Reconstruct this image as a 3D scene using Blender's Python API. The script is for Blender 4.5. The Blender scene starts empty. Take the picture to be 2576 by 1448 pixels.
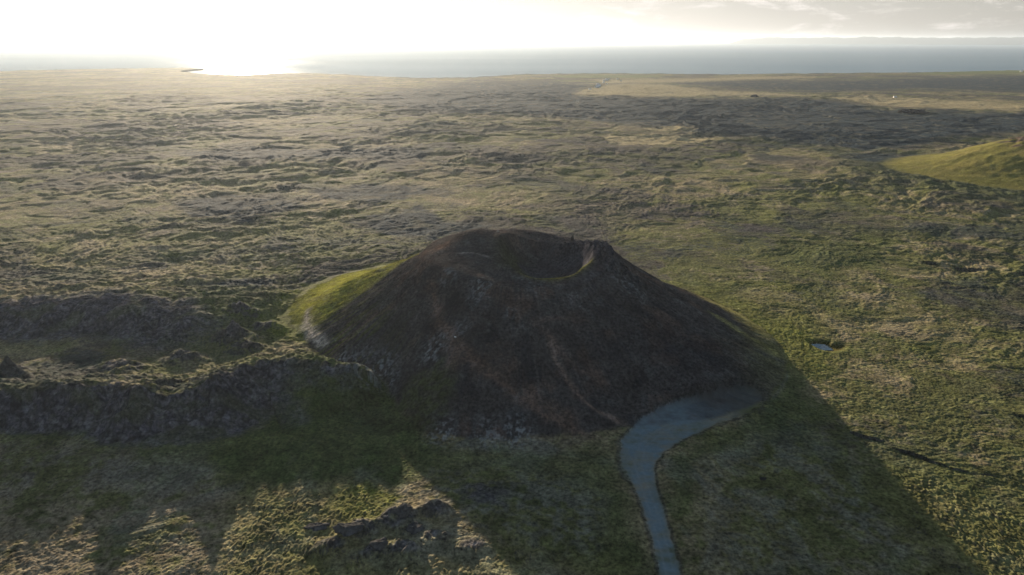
import bpy, bmesh, math, random
import numpy as np
from mathutils import Vector

sc = bpy.context.scene
col = sc.collection
rad = math.radians
rng = np.random.RandomState(7)

# ------------------------------------------------------------------ camera numbers
CAM_H = 120.0
PITCH = rad(19.95)
FPX = 1717.5            # focal length in units of a 2576-wide frame
SP, CP = math.sin(PITCH), math.cos(PITCH)
SUN_EL, SUN_AZ = rad(8.6), rad(-20.6)      # azimuth from +Y, negative = to the left
SEA_Z = -7.0


def ray(px, py):
    u = (px - 1288.0) / FPX
    v = (724.0 - py) / FPX
    return u, CP + v * SP, -SP + v * CP


def G(px, py, h=0.0):
    """point of the place at height h that stands where (px,py) of the 2576x1448 survey sheet points"""
    x, y, z = ray(px, py)
    t = (CAM_H - h) / -z
    return (x * t, y * t)


def chart(x, y, z=0.0):
    """ground position -> survey sheet coordinates"""
    d = y * CP + (CAM_H - z) * SP
    u = x / d
    v = (y * SP - (CAM_H - z) * CP) / d
    return 1288.0 + u * FPX, 724.0 - v * FPX


# ------------------------------------------------------------------ noise
_P = rng.permutation(256).astype(np.int32)
_P = np.concatenate([_P, _P])
_A = rng.rand(256) * 2 * math.pi
_GX, _GY = np.cos(_A).astype(np.float32), np.sin(_A).astype(np.float32)


def gn(x, y, seed=0):
    a = 0.7 + seed * 1.3
    ca, sa = math.cos(a), math.sin(a)
    x, y = (x * ca - y * sa + seed * 37.31), (x * sa + y * ca + seed * 91.7)
    fx, fy = np.floor(x), np.floor(y)
    ix, iy = fx.astype(np.int32) & 255, fy.astype(np.int32) & 255
    dx, dy = (x - fx).astype(np.float32), (y - fy).astype(np.float32)
    ix1, iy1 = (ix + 1) & 255, (iy + 1) & 255
    u = dx * dx * dx * (dx * (dx * 6 - 15) + 10)
    v = dy * dy * dy * (dy * (dy * 6 - 15) + 10)
    p0, p1 = _P[ix], _P[ix1]

    def g(p, ox, oy):
        return _GX[p] * ox + _GY[p] * oy
    a00 = g(_P[p0 + iy], dx, dy)
    a10 = g(_P[p1 + iy], dx - 1, dy)
    a01 = g(_P[p0 + iy1], dx, dy - 1)
    a11 = g(_P[p1 + iy1], dx - 1, dy - 1)
    return ((a00 + u * (a10 - a00)) * (1 - v) + (a01 + u * (a11 - a01)) * v) * 1.5


def fbm(x, y, wl, n=4, seed=0, cell=None, gain=0.5, mode=0):
    s = np.zeros_like(x, dtype=np.float32)
    amp, tot = 1.0, 0.0
    for i in range(n):
        q = gn(x / wl, y / wl, seed + i * 3)
        if mode == 1:
            q = 1 - 2.2 * np.abs(q)           # ridged
        elif mode == 2:
            q = 2.2 * np.abs(q) - 0.6         # cushions
        if cell is not None:
            q = q * np.clip(wl / (cell * 2.0) - 1.0, 0, 1)
        s += amp * q
        tot += amp
        amp *= gain
        wl *= 0.5
    return s / tot


def ss(a, b, x):
    t = np.clip((x - a) / (b - a), 0, 1)
    return t * t * (3 - 2 * t)


def poly_mask(X, Y, pts, soft):
    """soft mask of a polygon (1 inside); soft in the units of the coordinates"""
    m = np.zeros(X.shape, np.float32)
    xs, ys = [p[0] for p in pts], [p[1] for p in pts]
    sel = (X > min(xs) - soft) & (X < max(xs) + soft) & (Y > min(ys) - soft) & (Y < max(ys) + soft)
    if not sel.any():
        return m
    x, y = X[sel], Y[sel]
    d2 = np.full(x.shape, 1e18)
    inside = np.zeros(x.shape, bool)
    n = len(pts)
    for i in range(n):
        ax, ay = pts[i]
        bx, by = pts[(i + 1) % n]
        ex, ey = bx - ax, by - ay
        t = np.clip(((x - ax) * ex + (y - ay) * ey) / (ex * ex + ey * ey + 1e-12), 0, 1)
        d2 = np.minimum(d2, (x - ax - t * ex) ** 2 + (y - ay - t * ey) ** 2)
        c = ((ay > y) != (by > y))
        with np.errstate(divide='ignore', invalid='ignore'):
            xi = (bx - ax) * (y - ay) / ((by - ay) if by != ay else 1e-9) + ax
        inside ^= c & (x < xi)
    d = np.sqrt(d2) * np.where(inside, 1, -1)
    m[sel] = ss(-soft, soft, d)
    return m


def line_field(X, Y, pts, reach):
    """signed distance (+ on the right hand of travel) and parameter along a polyline; None outside reach"""
    xs, ys = [p[0] for p in pts], [p[1] for p in pts]
    sel = (X > min(xs) - reach) & (X < max(xs) + reach) & (Y > min(ys) - reach) & (Y < max(ys) + reach)
    x, y = X[sel], Y[sel]
    best = np.full(x.shape, 1e18)
    sgn = np.ones(x.shape)
    par = np.zeros(x.shape)
    for i in range(len(pts) - 1):
        ax, ay = pts[i]
        bx, by = pts[i + 1]
        ex, ey = bx - ax, by - ay
        L2 = ex * ex + ey * ey
        t = np.clip(((x - ax) * ex + (y - ay) * ey) / L2, 0, 1)
        d2 = (x - ax - t * ex) ** 2 + (y - ay - t * ey) ** 2
        m = d2 < best
        best = np.where(m, d2, best)
        cr = ex * (y - ay) - ey * (x - ax)
        sgn = np.where(m, np.where(cr < 0, 1, -1), sgn)
        par = np.where(m, i + t, par)
    return sel, np.sqrt(best) * sgn, par


# ------------------------------------------------------------------ layout of the place
CX, CY = 2.0, 283.0                     # centre of the crater hill
_bt = [-180, -168, -150, -132, -120, -107, -86, -67, -52, -38, -21, -8, 5, 30, 60, 90, 120, 150, 165, 180]
_br = [93, 92, 86, 79, 88, 99.5, 96, 97, 105, 113, 114.5, 111, 106, 92, 86, 84, 84, 86, 90, 93]
_at = [100, 118, 135, 150, 165, 178, 190, 202, 215]
_ar = [70, 98, 112, 120, 120, 112, 95, 80, 40]

RIDGE = [(-260, 1000, 7), (-120, 985, 9), (0, 985, 9.5), (70, 976, 10), (150, 970, 11), (225, 972, 10.5), (290, 978, 9),
         (345, 970, 13), (385, 992, 9.5), (420, 1003, 7.5), (470, 990, 8.5), (520, 965, 10.5), (548, 948, 12.5), (590, 938, 10.3),
         (650, 915, 10), (710, 908, 10.5), (765, 912, 10.5), (830, 925, 9.5), (880, 930, 9)]
RIDGE_XY = [G(a, b, h) for a, b, h in RIDGE]
RIDGE_H = [r[2] for r in RIDGE]
RIDGE_W = [10, 10, 12, 12, 13, 13, 14, 15, 15, 16, 17, 17, 18, 19, 24, 28, 27, 22, 16]
SCARP = [(-300, 775, 7), (-100, 768, 7.5), (0, 770, 7.5), (90, 762, 8), (200, 757, 8.5), (300, 762, 8), (380, 768, 8),
         (440, 775, 7), (500, 812, 5), (560, 850, 3)]
SCARP_XY = [G(a, b, h) for a, b, h in SCARP]
SCARP_H = [r[2] for r in SCARP]
GULLY = [G(*p) for p in [(2130, 1085), (2200, 1112), (2270, 1140), (2370, 1165), (2440, 1195), (2500, 1205), (2580, 1245), (2700, 1290)]]
GULLY2 = [G(*p) for p in [(2455, 1043), (2510, 1050), (2600, 1056), (2700, 1060)]]
CREASE = [G(*p) for p in [(2280, 655), (2400, 672), (2480, 680), (2580, 690), (2700, 700)]]
ROAD_C = [G(*p) for p in [(1740, 1620), (1712, 1520), (1687, 1448), (1668, 1370), (1645, 1290), (1620, 1220), (1604, 1165), (1618, 1120),
                          (1660, 1085), (1730, 1055), (1800, 1030)]]
LOT = [G(*p) for p in [(1557, 1120), (1585, 1100), (1615, 1070), (1645, 1042), (1700, 1030), (1760, 1012), (1840, 985), (1900, 985),
                       (1925, 1010), (1890, 1040), (1830, 1062), (1770, 1082), (1710, 1098), (1668, 1120), (1650, 1150), (1638, 1185),
                       (1640, 1230), (1600, 1235), (1572, 1185), (1556, 1150)]]
POND = [G(*p) for p in [(2040, 862), (2055, 861), (2073, 862), (2082, 867), (2090, 872), (2094, 876), (2080, 877), (2066, 876), (2052, 869)]]
POND_DRY = [G(*p) for p in [(2036, 859), (2060, 857), (2085, 860), (2092, 866), (2120, 866), (2127, 870), (2118, 880), (2090, 884), (2070, 880), (2048, 870)]]
CRAGS = [(-31, 149, 2.7, 6), (-21, 152.5, 3.4, 4.5), (-40, 145, 2.0, 5), (-27, 138, 2.4, 4.5), (-19.5, 142, 2.4, 4), (-46, 139, 1.8, 5), (-10, 139, 1.6, 4), (-35, 137, 1.6, 4),
         (6, 137, -2.2, 8), (-8, 160, 1.0, 9), (-150, 235, 3.5, 10), (-118, 262, 6, 9), (-131, 246, 4, 8), (-108, 252, 4, 8),
         (-187, 226, 7, 9), (-108, 275, 4, 7), (-122, 288, 3.5, 7)]

COAST = [(-60, 181), (0, 178), (100, 174), (200, 172), (330, 171), (440, 169.2), (500, 171), (512, 172.5), (520, 184), (560, 185.5), (620, 186),
         (680, 183.5), (800, 183), (870, 186), (940, 190), (1060, 194.5), (1200, 193), (1250, 189), (1290, 186), (1400, 184), (1500, 183), (1700, 184),
         (1850, 186), (1950, 184), (2050, 183), (2200, 182), (2300, 181), (2450, 178), (2576, 175), (2700, 172)]
_cp = [G(a, b) for a, b in COAST]
_caz = np.array([math.atan2(x, y) for x, y in _cp])
_cr = np.array([math.hypot(x, y) for x, y in _cp])
_o = np.argsort(_caz)
_caz, _cr = _caz[_o], _cr[_o]
BAY = [G(a, b) for a, b in [(452, 178.2), (480, 175.5), (530, 172), (560, 175), (700, 183), (620, 186.6), (520, 185.2), (470, 181)]]

# colour patches given on the survey sheet: (polygon, what)
FAR_TAN = [[(1440, 241), (1470, 228), (1530, 215), (1600, 211), (1680, 213), (1720, 222), (1800, 230), (1950, 235), (2050, 240), (1900, 243), (1760, 243), (1600, 247), (1500, 243)],
           [(2080, 248), (2180, 245), (2300, 250), (2450, 256), (2600, 266), (2600, 285), (2450, 280), (2330, 276), (2230, 272), (2170, 262)],
           [(1500, 203), (1700, 199), (1900, 193), (2050, 194), (1900, 200), (1650, 208), (1520, 210)],
           [(1620, 326), (1700, 324), (1760, 330), (1700, 336), (1640, 334)],
           [(1500, 345), (1650, 342), (1820, 356), (1700, 372), (1540, 366)]]
FAR_GREEN = [[(2280, 184), (2400, 179), (2600, 174), (2600, 184), (2450, 187), (2330, 187)], [(1380, 190), (1500, 187), (1700, 190), (1600, 196), (1420, 196)]]
FAR_DARK = [[(900, 262), (1000, 225), (1180, 205), (1400, 205), (1480, 214), (1440, 236), (1500, 250), (1700, 252), (1900, 250), (2080, 254), (2200, 276),
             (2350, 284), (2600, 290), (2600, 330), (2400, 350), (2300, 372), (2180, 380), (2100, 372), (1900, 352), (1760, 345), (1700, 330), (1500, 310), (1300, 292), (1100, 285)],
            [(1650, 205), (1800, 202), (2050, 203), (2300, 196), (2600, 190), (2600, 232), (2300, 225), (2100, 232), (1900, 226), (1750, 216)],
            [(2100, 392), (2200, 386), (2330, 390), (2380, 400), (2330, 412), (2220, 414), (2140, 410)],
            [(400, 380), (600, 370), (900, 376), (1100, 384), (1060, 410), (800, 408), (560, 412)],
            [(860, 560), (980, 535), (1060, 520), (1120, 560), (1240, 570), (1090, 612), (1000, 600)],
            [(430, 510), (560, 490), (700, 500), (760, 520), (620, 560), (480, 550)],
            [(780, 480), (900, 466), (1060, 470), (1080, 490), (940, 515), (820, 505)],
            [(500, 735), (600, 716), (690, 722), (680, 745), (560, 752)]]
GREENS = [[(700, 765), (770, 725), (860, 700), (960, 670), (1010, 650), (1010, 720), (900, 800), (850, 870), (760, 880), (690, 868), (650, 820)],
          [(480, 770), (560, 750), (700, 760), (690, 800), (640, 850), (560, 862), (520, 830)],
          [(0, 1045), (120, 1050), (250, 1085), (400, 1115), (520, 1110), (650, 1045), (750, 950), (850, 925), (960, 960), (1050, 1000), (1070, 1100), (1100, 1180),
           (1000, 1230), (900, 1210), (700, 1230), (560, 1190), (500, 1140), (300, 1130), (0, 1100)],
          [(850, 1240), (920, 1215), (1030, 1265), (960, 1320), (840, 1300)],
          [(1060, 1120), (1300, 1130), (1540, 1125), (1560, 1180), (1620, 1330), (1640, 1448), (1500, 1448), (1300, 1370), (1100, 1250)],
          [(1740, 1120), (1900, 1060), (1990, 950), (2030, 960), (2060, 1040), (1900, 1120), (1760, 1180), (1700, 1300), (1660, 1230), (1680, 1150)],
          [(1650, 700), (1800, 720), (2000, 800), (2120, 880), (2060, 960), (1990, 930), (1900, 850), (1750, 760)],
          [(2100, 420), (2250, 415), (2400, 455), (2576, 478), (2576, 520), (2350, 480), (2150, 450)],
          [(2200, 1150), (2330, 1165), (2450, 1210), (2576, 1300), (2576, 1340), (2400, 1230), (2250, 1180)],
          [(1960, 640), (2120, 600), (2260, 590), (2200, 680), (2050, 700)]]


def cone_base_r(x, y):
    a = np.degrees(np.arctan2(y - CY, x - CX))
    r = np.interp(a, _bt, _br)
    return r + 2.5 * gn(np.cos(np.radians(a)) * 3 + 5, np.sin(np.radians(a)) * 3 + 9, 4)


def surface(x, y, cell):
    """height and colour of the ground at x, y; cell = local mesh spacing. returns h, rgb, region id"""
    x = x.astype(np.float64)
    y = y.astype(np.float64)
    r0 = np.hypot(x, y)
    az = np.arctan2(x, y)
    wx = x + 14 * gn(x / 60, y / 60, 31) + 4 * gn(x / 17, y / 17, 33)
    wy = y + 14 * gn(x / 60, y / 60, 32) + 4 * gn(x / 17, y / 17, 34)
    dc = np.hypot(x - CX, y - CY)
    Rb = cone_base_r(x, y)
    cone_d = Rb - dc                        # + inside
    U, V = chart(x, y)
    n_ed = gn(x / 22, y / 22, 41) + 0.6 * gn(x / 6, y / 6, 42)
    # pixel wobble of patch outlines, scaled to how the sheet shrinks with distance
    k = np.clip(1717.5 / np.maximum(r0, 1), 0, 14)
    Ue, Ve = U + n_ed * 5 * k * 0.6, V + n_ed * 2.2 * np.clip(k, 0.6, 6)

    # ---- lava plain
    rough = ss(-0.35, 0.45, fbm(wx, wy, 260, 3, 51))
    farf = ss(200, 900, r0)
    relief = fbm(wx, wy, 420, 2, 61, cell) * 5.0 * farf
    med = 0.55 * fbm(wx * 0.8, wy * 1.25, 120, 3, 65, cell, mode=1) + 0.75 * fbm(wx, wy, 55, 4, 67, cell, 0.6)
    small = fbm(wx, wy, 24, 5, 71, cell, 0.62)
    tuss = fbm(wx, wy, 5.5, 3, 81, cell, 0.6, mode=2)
    calm = ss(-30, 25, -cone_d)             # flatter beside the hill
    front = 1 - ss(175, 235, r0)
    fl1 = fbm(wx + 300, wy, 240, 5, 171, cell, 0.58)
    fl2 = fbm(wx, wy + 700, 95, 4, 175, cell, 0.58)
    lobes = (1.5 * ss(-0.03, 0.05, fl1) * farf + 0.8 * ss(-0.02, 0.06, fl2) * (0.25 + 0.75 * farf)) * ss(0, 60, -cone_d)
    amp_med = (1.0 + 3.6 * rough) * (0.25 + 0.75 * farf) * calm
    amp_med = amp_med + 0.8 * ss(500, 1500, r0)
    h = relief + amp_med * (med + 0.15) + (0.5 + 1.7 * rough * (1 - 0.5 * front)) * small * (0.3 + 0.7 * calm) * (1 + farf * 0.7)
    h = h + lobes + (0.22 + 0.5 * rough) * (1 - 0.72 * front) * tuss
    h = h + (0.13 + 0.05 * rough) * fbm(x, y, 1.5, 2, 91, cell, 0.6, mode=2)
    # hummocky fields in the foreground
    hum = np.maximum(poly_mask(Ue, Ve, [(2180, 1180), (2330, 1190), (2470, 1260), (2700, 1330), (2900, 1900), (2300, 1900), (2330, 1448), (2240, 1300)], 30),
                     np.maximum(poly_mask(Ue, Ve, [(600, 1240), (900, 1215), (1010, 1290), (1100, 1448), (1500, 1600), (500, 1700), (560, 1448)], 30) * 0.9,
                                poly_mask(Ue, Ve, [(1080, 1340), (1400, 1370), (1620, 1420), (1600, 1700), (1000, 1700)], 40) * 0.6))
    q = np.abs(gn(x / 1.05 + 0.3 * gn(x / 5, y / 5, 3), y / 1.7, 95)) * 2.2
    q2 = np.abs(gn(x / 2.3, y / 2.9 + 5, 96)) * 2.2
    h = h * (1 - 0.45 * hum) + hum * (0.20 + 0.26 * np.clip(gn(x / 6, y / 6, 97) + 0.4, 0, 1)) * (0.7 * q + 0.5 * q2) * np.clip(1.1 / (cell + 1e-6) - 1, 0, 1)

    # gullies on the right
    for gl, dep, wd in ((GULLY, 0.85, 2.0), (GULLY2, 0.8, 2.0), (CREASE, 1.4, 6.0)):
        sel, d, p = line_field(x, y, gl, 60)
        dd = d + 3.0 * n_ed[sel]
        dep = dep * ss(-0.2, 0.35, gn(x[sel] / 13, y[sel] / 13, 17))
        h[sel] += np.where(dd > 0, -dep * np.exp(-(dd / wd)), dep * 0.45 * np.exp(-(dd / (wd * 2.5)) ** 2)) * ss(-0.02, 0.4, p) * 1.0

    # ---- far land slopes to the shore
    rc = np.interp(az, _caz, _cr)
    rc = rc + 14 * gn(az * 90, az * 0 + 1.5, 7) + 6 * gn(az * 320, az * 0 + 2.5, 8)
    rc = np.where(np.abs(az) > 0.75, 4200, rc)
    sea_d = rc - r0
    hcoast = -2.6 + 1.6 * gn(x / 60, y / 60, 12) + 0.9 * gn(x / 22, y / 22, 13)
    kf = ss(1300, 2300, r0)
    h = h * (1 - 0.72 * kf) - 1.5 * kf
    kc = ss(220, 0, sea_d)
    h = h * (1 - kc) + hcoast * kc
    h = np.where(sea_d < 0, np.maximum(-12, hcoast + sea_d * 0.6), h)
    bay = poly_mask(x + 18 * gn(x / 70, y / 70, 14), y, BAY, 6)
    h = h * (1 - bay) - 12 * bay

    # flows with steep fronts in the distance
    region = np.zeros(x.shape, np.int8)

    # ---- left scarp (rough lava front) and ridge
    rocky = np.zeros(x.shape, np.float32)
    sel, d, p = line_field(x, y, SCARP_XY, 120)
    jag = 2.2 * gn(x[sel] / 7, y[sel] / 7, 21) + 1.1 * gn(x[sel] / 2.6, y[sel] / 2.6, 22)
    hh = np.interp(p, range(len(SCARP_H)), SCARP_H)
    dd = d + jag * 1.4 + 4.5 * gn(x[sel] / 21, y[sel] / 21, 23)
    endf = 1 - ss(7.6, 9.0, p) * 0.9
    prof = np.where(dd > 0, 1 - ss(0, 22, dd), 1 - ss(0, 75, -dd) * 0.95)
    h[sel] += hh * prof * endf + jag * 0.35 * prof
    m = (1 - ss(16, 30, dd)) * ss(-14, -1, dd) * endf
    rocky[sel] = np.maximum(rocky[sel], m)
    region[sel] = np.where((dd > -3) & (dd < 23) & (endf > 0.3), 3, region[sel])

    sel, d, p = line_field(x, y, RIDGE_XY, 130)
    xs, ys = x[sel], y[sel]
    jag = 1.6 * gn(xs / 6, ys / 6, 24) + 1.0 * gn(xs / 2.4, ys / 2.4, 25) + 0.5 * gn(xs / 1.1, ys / 1.1, 26) * np.clip(1.1 / cell[sel] - 1, 0, 1)
    hh = np.interp(p, range(len(RIDGE_H)), RIDGE_H)
    ww = np.interp(p, range(len(RIDGE_W)), RIDGE_W)
    dd = d + jag * 0.8
    front_p = np.clip(1 - dd / ww, 0, 1)
    front_p = front_p * (0.72 + 0.28 * front_p)
    back_p = 1 - ss(0, 34, -dd) * 0.93
    prof = np.where(dd > 0, front_p, back_p)
    cut = 1 - ss(-6, 6, cone_d[sel])
    endx = ss(-92, -68, xs + 9 * gn(xs / 13, ys / 11, 35) + 4 * gn(xs / 4, ys / 4, 34))
    face = ss(-3, 3, dd) * (1 - ss(0.7, 1.2, dd / ww)) * (1 - 0.8 * endx)
    jag = jag + face * (3.6 * gn(xs / 9, ys / 7, 37) - 2.8 * np.abs(gn(xs / 4.5, ys / 4.5, 38)) * 1.5 + 0.9 * gn(xs / 1.6, ys / 1.6, 39))
    # crest teeth
    tooth = np.exp(-(d / 3.2) ** 2) * (1.5 * gn(xs / 4.4, ys / 4.4, 27) + 0.7 * gn(xs / 1.8, ys / 1.8, 28))
    base_old = h[sel] * (1 - 0.85 * prof)
    h[sel] = base_old + (hh * prof + jag * 0.45 * np.clip(prof * 1.6, 0, 1) + tooth) * cut
    m = ss(-4, 0.5, dd) * (1 - ss(0.9, 1.25, dd / ww)) * cut
    m = m * (1 - endx * ss(-0.1, 0.45, dd / ww + 0.2 * gn(xs / 7, ys / 5, 33)))
    rocky[sel] = np.maximum(rocky[sel], m)
    region[sel] = np.where((dd > -2.5) & (dd < ww * 1.05) & (cone_d[sel] < 0) & (prof > 0.02), 2, region[sel])

    # scattered crags
    for (cx, cy, ch, cw) in CRAGS:
        s = (np.abs(x - cx) < cw * 3) & (np.abs(y - cy) < cw * 3)
        if not s.any():
            continue
        xx, yy = x[s], y[s]
        e = np.exp(-(((xx - cx) / cw) ** 2 + ((yy - cy) / (cw * 0.62)) ** 2) ** 1.3)
        jg = 0.75 + 0.6 * gn(xx / 4.5, yy / 4.5, 29) + 0.15 * gn(xx / 1.3, yy / 1.3, 30) * (1 if ch > 0 else 0)
        h[s] += ch * e * jg
        if ch > 0:
            rocky[s] = np.maximum(rocky[s], e * ss(-0.2, 0.4, gn(xx / 4, yy / 4, 36) + e - 0.45) * 0.8)

    # ---- neighbouring grass hill on the right
    hx, hy = 590.0, 672.0
    hd = np.hypot(x - hx, (y - hy) * np.where(y > hy, 2.0, 1.35))
    ha = np.arctan2(y - hy, x - hx)
    hR = 226 + 8 * gn(np.cos(ha) * 2 + 3, np.sin(ha) * 2, 43)
    t = np.clip(1 - hd / hR, 0, 1)
    hh2 = np.interp(t, [0, .1, .22, .32, .407, .53, .637, .8, 1], [0, 1.2, 5, 11, 17, 25, 29.4, 34, 36]) + ss(.5, .62, t) * (2.5 * gn(x / 12, y / 12, 44) + 2 * gn(x / 5, y / 5, 45))
    hk = ss(0.0, 0.06, t)
    ribs = (gn(ha * 9, hd / 60, 46) * 0.7 + gn(ha * 40, hd / 40, 47) * 0.15) * ss(0.1, 0.35, t) + 0.5 * gn(x / 9, y / 9, 49) * ss(0.05, 0.3, t)
    h = h * (1 - hk * 0.93) + hh2 + ribs
    region = np.where(t > 0.02, 4, region)

    # ---- crater hill
    ins = cone_d > -45
    xs, ys = x[ins], y[ins]
    dci, Rbi = dc[ins], Rb[ins]
    a = np.arctan2(ys - CY, xs - CX)
    f = np.clip((Rbi - dci) / (Rbi - 37.0), 0, 1.6)     # 0 at foot, 1 at shoulder
    conc = 0.045 + 0.045 * ss(-0.2, 0.8, np.cos(a))
    hc = 35.0 * (f - conc * np.sin(np.clip(f, 0, 1) * math.pi))
    hc = np.where(f > 0.93, 35.0 * 0.93 + (1 - np.exp(-(f - 0.93) * 7)) * 35.0 * 0.10, hc) - 0.3
    ad = np.degrees(a) % 360
    Ra = np.interp(ad, _at, _ar, left=0, right=0) + 4 * gn(xs / 30, ys / 30, 19)
    tq = 1 - dci / np.maximum(Ra, 1)
    hap = np.where(tq > 0, 48 * np.clip(tq, 0, 1) ** 1.25, np.clip(40 * tq, -3, 0))
    hap = np.where(Ra > 50, hap, -3) - 14 * (1 - ss(40, 54, dci))
    kk = 2.5
    hcone0 = hc.copy()
    hc = np.where(hap > -2.9, np.logaddexp(hc / kk, np.minimum(hap, hc + 25) / kk) * kk - 0.3, hc)
    apsel = ss(-1.5, 1.0, hap - hcone0) * ss(-0.8, 5.5, hap + 1.5 * gn(xs / 9, ys / 9, 20))
    # summit hump back left
    hc = hc + 5.6 * np.exp(-(((xs + 14) / 16) ** 2 + ((ys - 294) / 14) ** 2)) + 1.5 * np.exp(-(((xs + 24) / 12) ** 2 + ((ys - 278) / 15) ** 2))
    # near side of the rim is lower
    hc = hc - 3.6 * np.exp(-(((xs - 16) / 22) ** 2 + ((ys - 249) / 13) ** 2)) - 4.6 * np.exp(-(((xs - 19) / 17) ** 2 + ((ys - 304) / 14) ** 2)) + 2.2 * np.exp(-(((xs - 40) / 7) ** 2 + ((ys - 284) / 10) ** 2)) - 1.2 * ss(40, 30, dci)
    # crater bowl
    bx, by = 13.5, 277.0
    bd = np.hypot((xs - bx) * 1.08, (ys - by) / 1.08)
    ba = np.arctan2(ys - by, xs - bx)
    bR = 22.0 - 1.5 * ss(0.2, 1, -np.cos(ba)) + 1.0 * gn(np.cos(ba) * 2, np.sin(ba) * 2, 48)
    bt = np.clip(1 - bd / bR, 0, 1)
    lip = np.exp(-((ba + 0.95) / 0.75) ** 2)              # gentle lip, near right
    bowl = 14 * (1 - (1 - bt) ** (1.9 - 0.0 * lip))
    hc = hc - bowl
    hc = hc + 1.6 * np.exp(-((bd - bR - 1.0) / 3.0) ** 2) * (0.35 + 0.65 * ss(-0.5, 0.7, np.sin(ba)))
    # broken crags on the right-hand rim
    rimc = np.exp(-((bd - bR - 5) / 6.0) ** 2) * ss(-0.65, -0.2, ba) * (1 - ss(1.35, 1.75, ba))
    sp_ = gn(xs / 3.6, ys / 3.6, 52) + 0.8 * gn(xs / 1.7, ys / 1.7, 53) + 0.5 * gn(xs / 0.9, ys / 0.9, 54)
    hc = hc + rimc * (0.9 + 1.35 * sp_)
    spine = np.exp(-((a + 0.33) / 0.16) ** 2) * ss(33, 40, dci) * (1 - ss(50, 66, dci))
    hc = hc + spine * (0.9 + 1.1 * sp_)
    # rills running down the flanks
    flank = ss(0.02, 0.25, f) * (1 - ss(0.85, 1.0, f))
    leftf = ss(0.4, 0.9, -np.cos(a)) * flank
    rill = gn(a * 22, dci / 45, 55) * 0.30 + gn(a * 60, dci / 22, 56) * 0.15
    hc = hc + flank * rill * 1.5 + leftf * (gn(a * 95, dci / 9, 57) * 0.55 + gn(a * 180, dci / 5, 58) * 0.3)
    hc = hc + flank * (0.9 * gn(xs / 24, ys / 24, 59) + 0.10 * gn(xs / 1.2, ys / 1.2, 60) + 0.22 * gn(xs / 3.3, ys / 3.3, 62))
    # dug hollow on the front face (old quarry) with its edge
    dig = np.exp(-(((xs - 38) / 20) ** 2 + ((ys - 214) / 13) ** 2) ** 1.5)
    hc = hc - dig * 2.6
    inb = np.maximum(ss(-1.5, 4.0, Rbi - dci), ss(-1.0, 1.5, hap) * (Ra > 50))
    APF = np.zeros_like(h)
    APF[ins] = apsel
    foot = np.exp(-np.clip(dci - Rbi, 0, 99) / 9.0) * 0.9
    hold = h[ins]
    h[ins] = hold * (1 - inb) + inb * np.where(Rbi - dci < 5, np.maximum(hc, hold * 0.92), np.maximum(hc, -1)) + foot * (1 - inb) + 0.9 * inb * ss(-6, 3, Rbi - dci)
    region = np.where((cone_d > 0) | (APF > 0.35), 1, region)

    # ---- road bed, car park and pond hollow
    sel, d, p = line_field(x, y, ROAD_C, 30)
    sel_r, d_r = sel, d
    rw = np.interp(p, range(len(ROAD_C)), [1.6, 1.6, 1.6, 1.6, 1.8, 2.4, 4.0, 6, 7, 7, 6])
    bed = 1 - ss(rw - 0.9, rw + 2.7, np.abs(d) + 0.4 * gn(x[sel] / 2.5, y[sel] / 2.5, 73))
    lot = poly_mask(x + 1.6 * gn(x / 5, y / 5, 74), y + 1.2 * gn(x / 4, y / 4, 78), LOT, 3.0)
    bedm = np.zeros_like(h)
    bedm[sel] = bed
    bedm = np.maximum(bedm, lot)
    slope_up = 0.25 + 0.055 * np.clip(cone_d + 4, 0, 40)
    h = h * (1 - bedm) + bedm * (slope_up - 0.35)
    region = np.where(bedm > 0.55, np.where(lot > 0.5, 6, 5), region)
    region = np.where((region == 5) & (y > 196), 6, region)
    pm = poly_mask(x, y, POND_DRY, 2.2)
    h = h * (1 - pm) + pm * -0.8
    pm2 = poly_mask(x, y, POND, 2.0)
    h = h - 0.9 * pm2

    # ------------------------------------------------------------ colours
    def C(r, g, b):
        return np.array([r, g, b], np.float32)
    tan, olive, green = C(.255, .208, .125), C(.120, .124, .050), C(.125, .140, .024)
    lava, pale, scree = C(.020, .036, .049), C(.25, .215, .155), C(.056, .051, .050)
    n1 = fbm(wx, wy, 150, 3, 101)
    n2 = fbm(wx, wy, 18, 3, 105)
    n3 = fbm(x, y, 3.0, 2, 109, cell)
    rgb = np.empty(x.shape + (3,), np.float32)
    rightg = ss(900, 2600, U) * ss(330, 700, V)
    t = ss(-0.40, 0.42, n1 * 0.8 + n2 * 0.9 + n3 * 0.6 + 0.03 - 0.36 * rightg)[..., None]
    rgb[:] = olive * (1 - t) + tan * t

    def mix(m, c):
        nonlocal rgb
        m = np.clip(m, 0, 1)[..., None]
        rgb = rgb * (1 - m) + c * m
    mix((0.25 + 0.3 * rightg) * ss(0.05, 0.5, fbm(wx, wy, 60, 3, 113) + n3 * 0.4), green)
    nf_ = fbm(wx, wy, 24, 4, 117, cell, 0.6)
    mix(0.6 * front * ss(0.0, 0.3, nf_), C(.20, .20, .175))
    mix(0.55 * front * ss(-0.05, -0.3, nf_), C(.055, .068, .034))
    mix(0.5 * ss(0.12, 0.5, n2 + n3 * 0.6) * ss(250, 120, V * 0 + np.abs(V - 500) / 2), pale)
    # rough lava shows through
    lv = ss(-0.02, 0.30, fbm(wx, wy * 1.3, 85, 5, 121, None, 0.62) - 0.03 + 0.25 * n3)
    mix(0.72 * lv * ss(1250, 1000, V), lava)
    mix(0.8 * ss(0.06, 0.15, fl1 + 0.12 * n2 + 0.06 * n3) * ss(250, 380, r0) * (0.55 + 0.45 * ss(-0.3, 0.2, n2 + n3)), C(.062, .057, .062))
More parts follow.
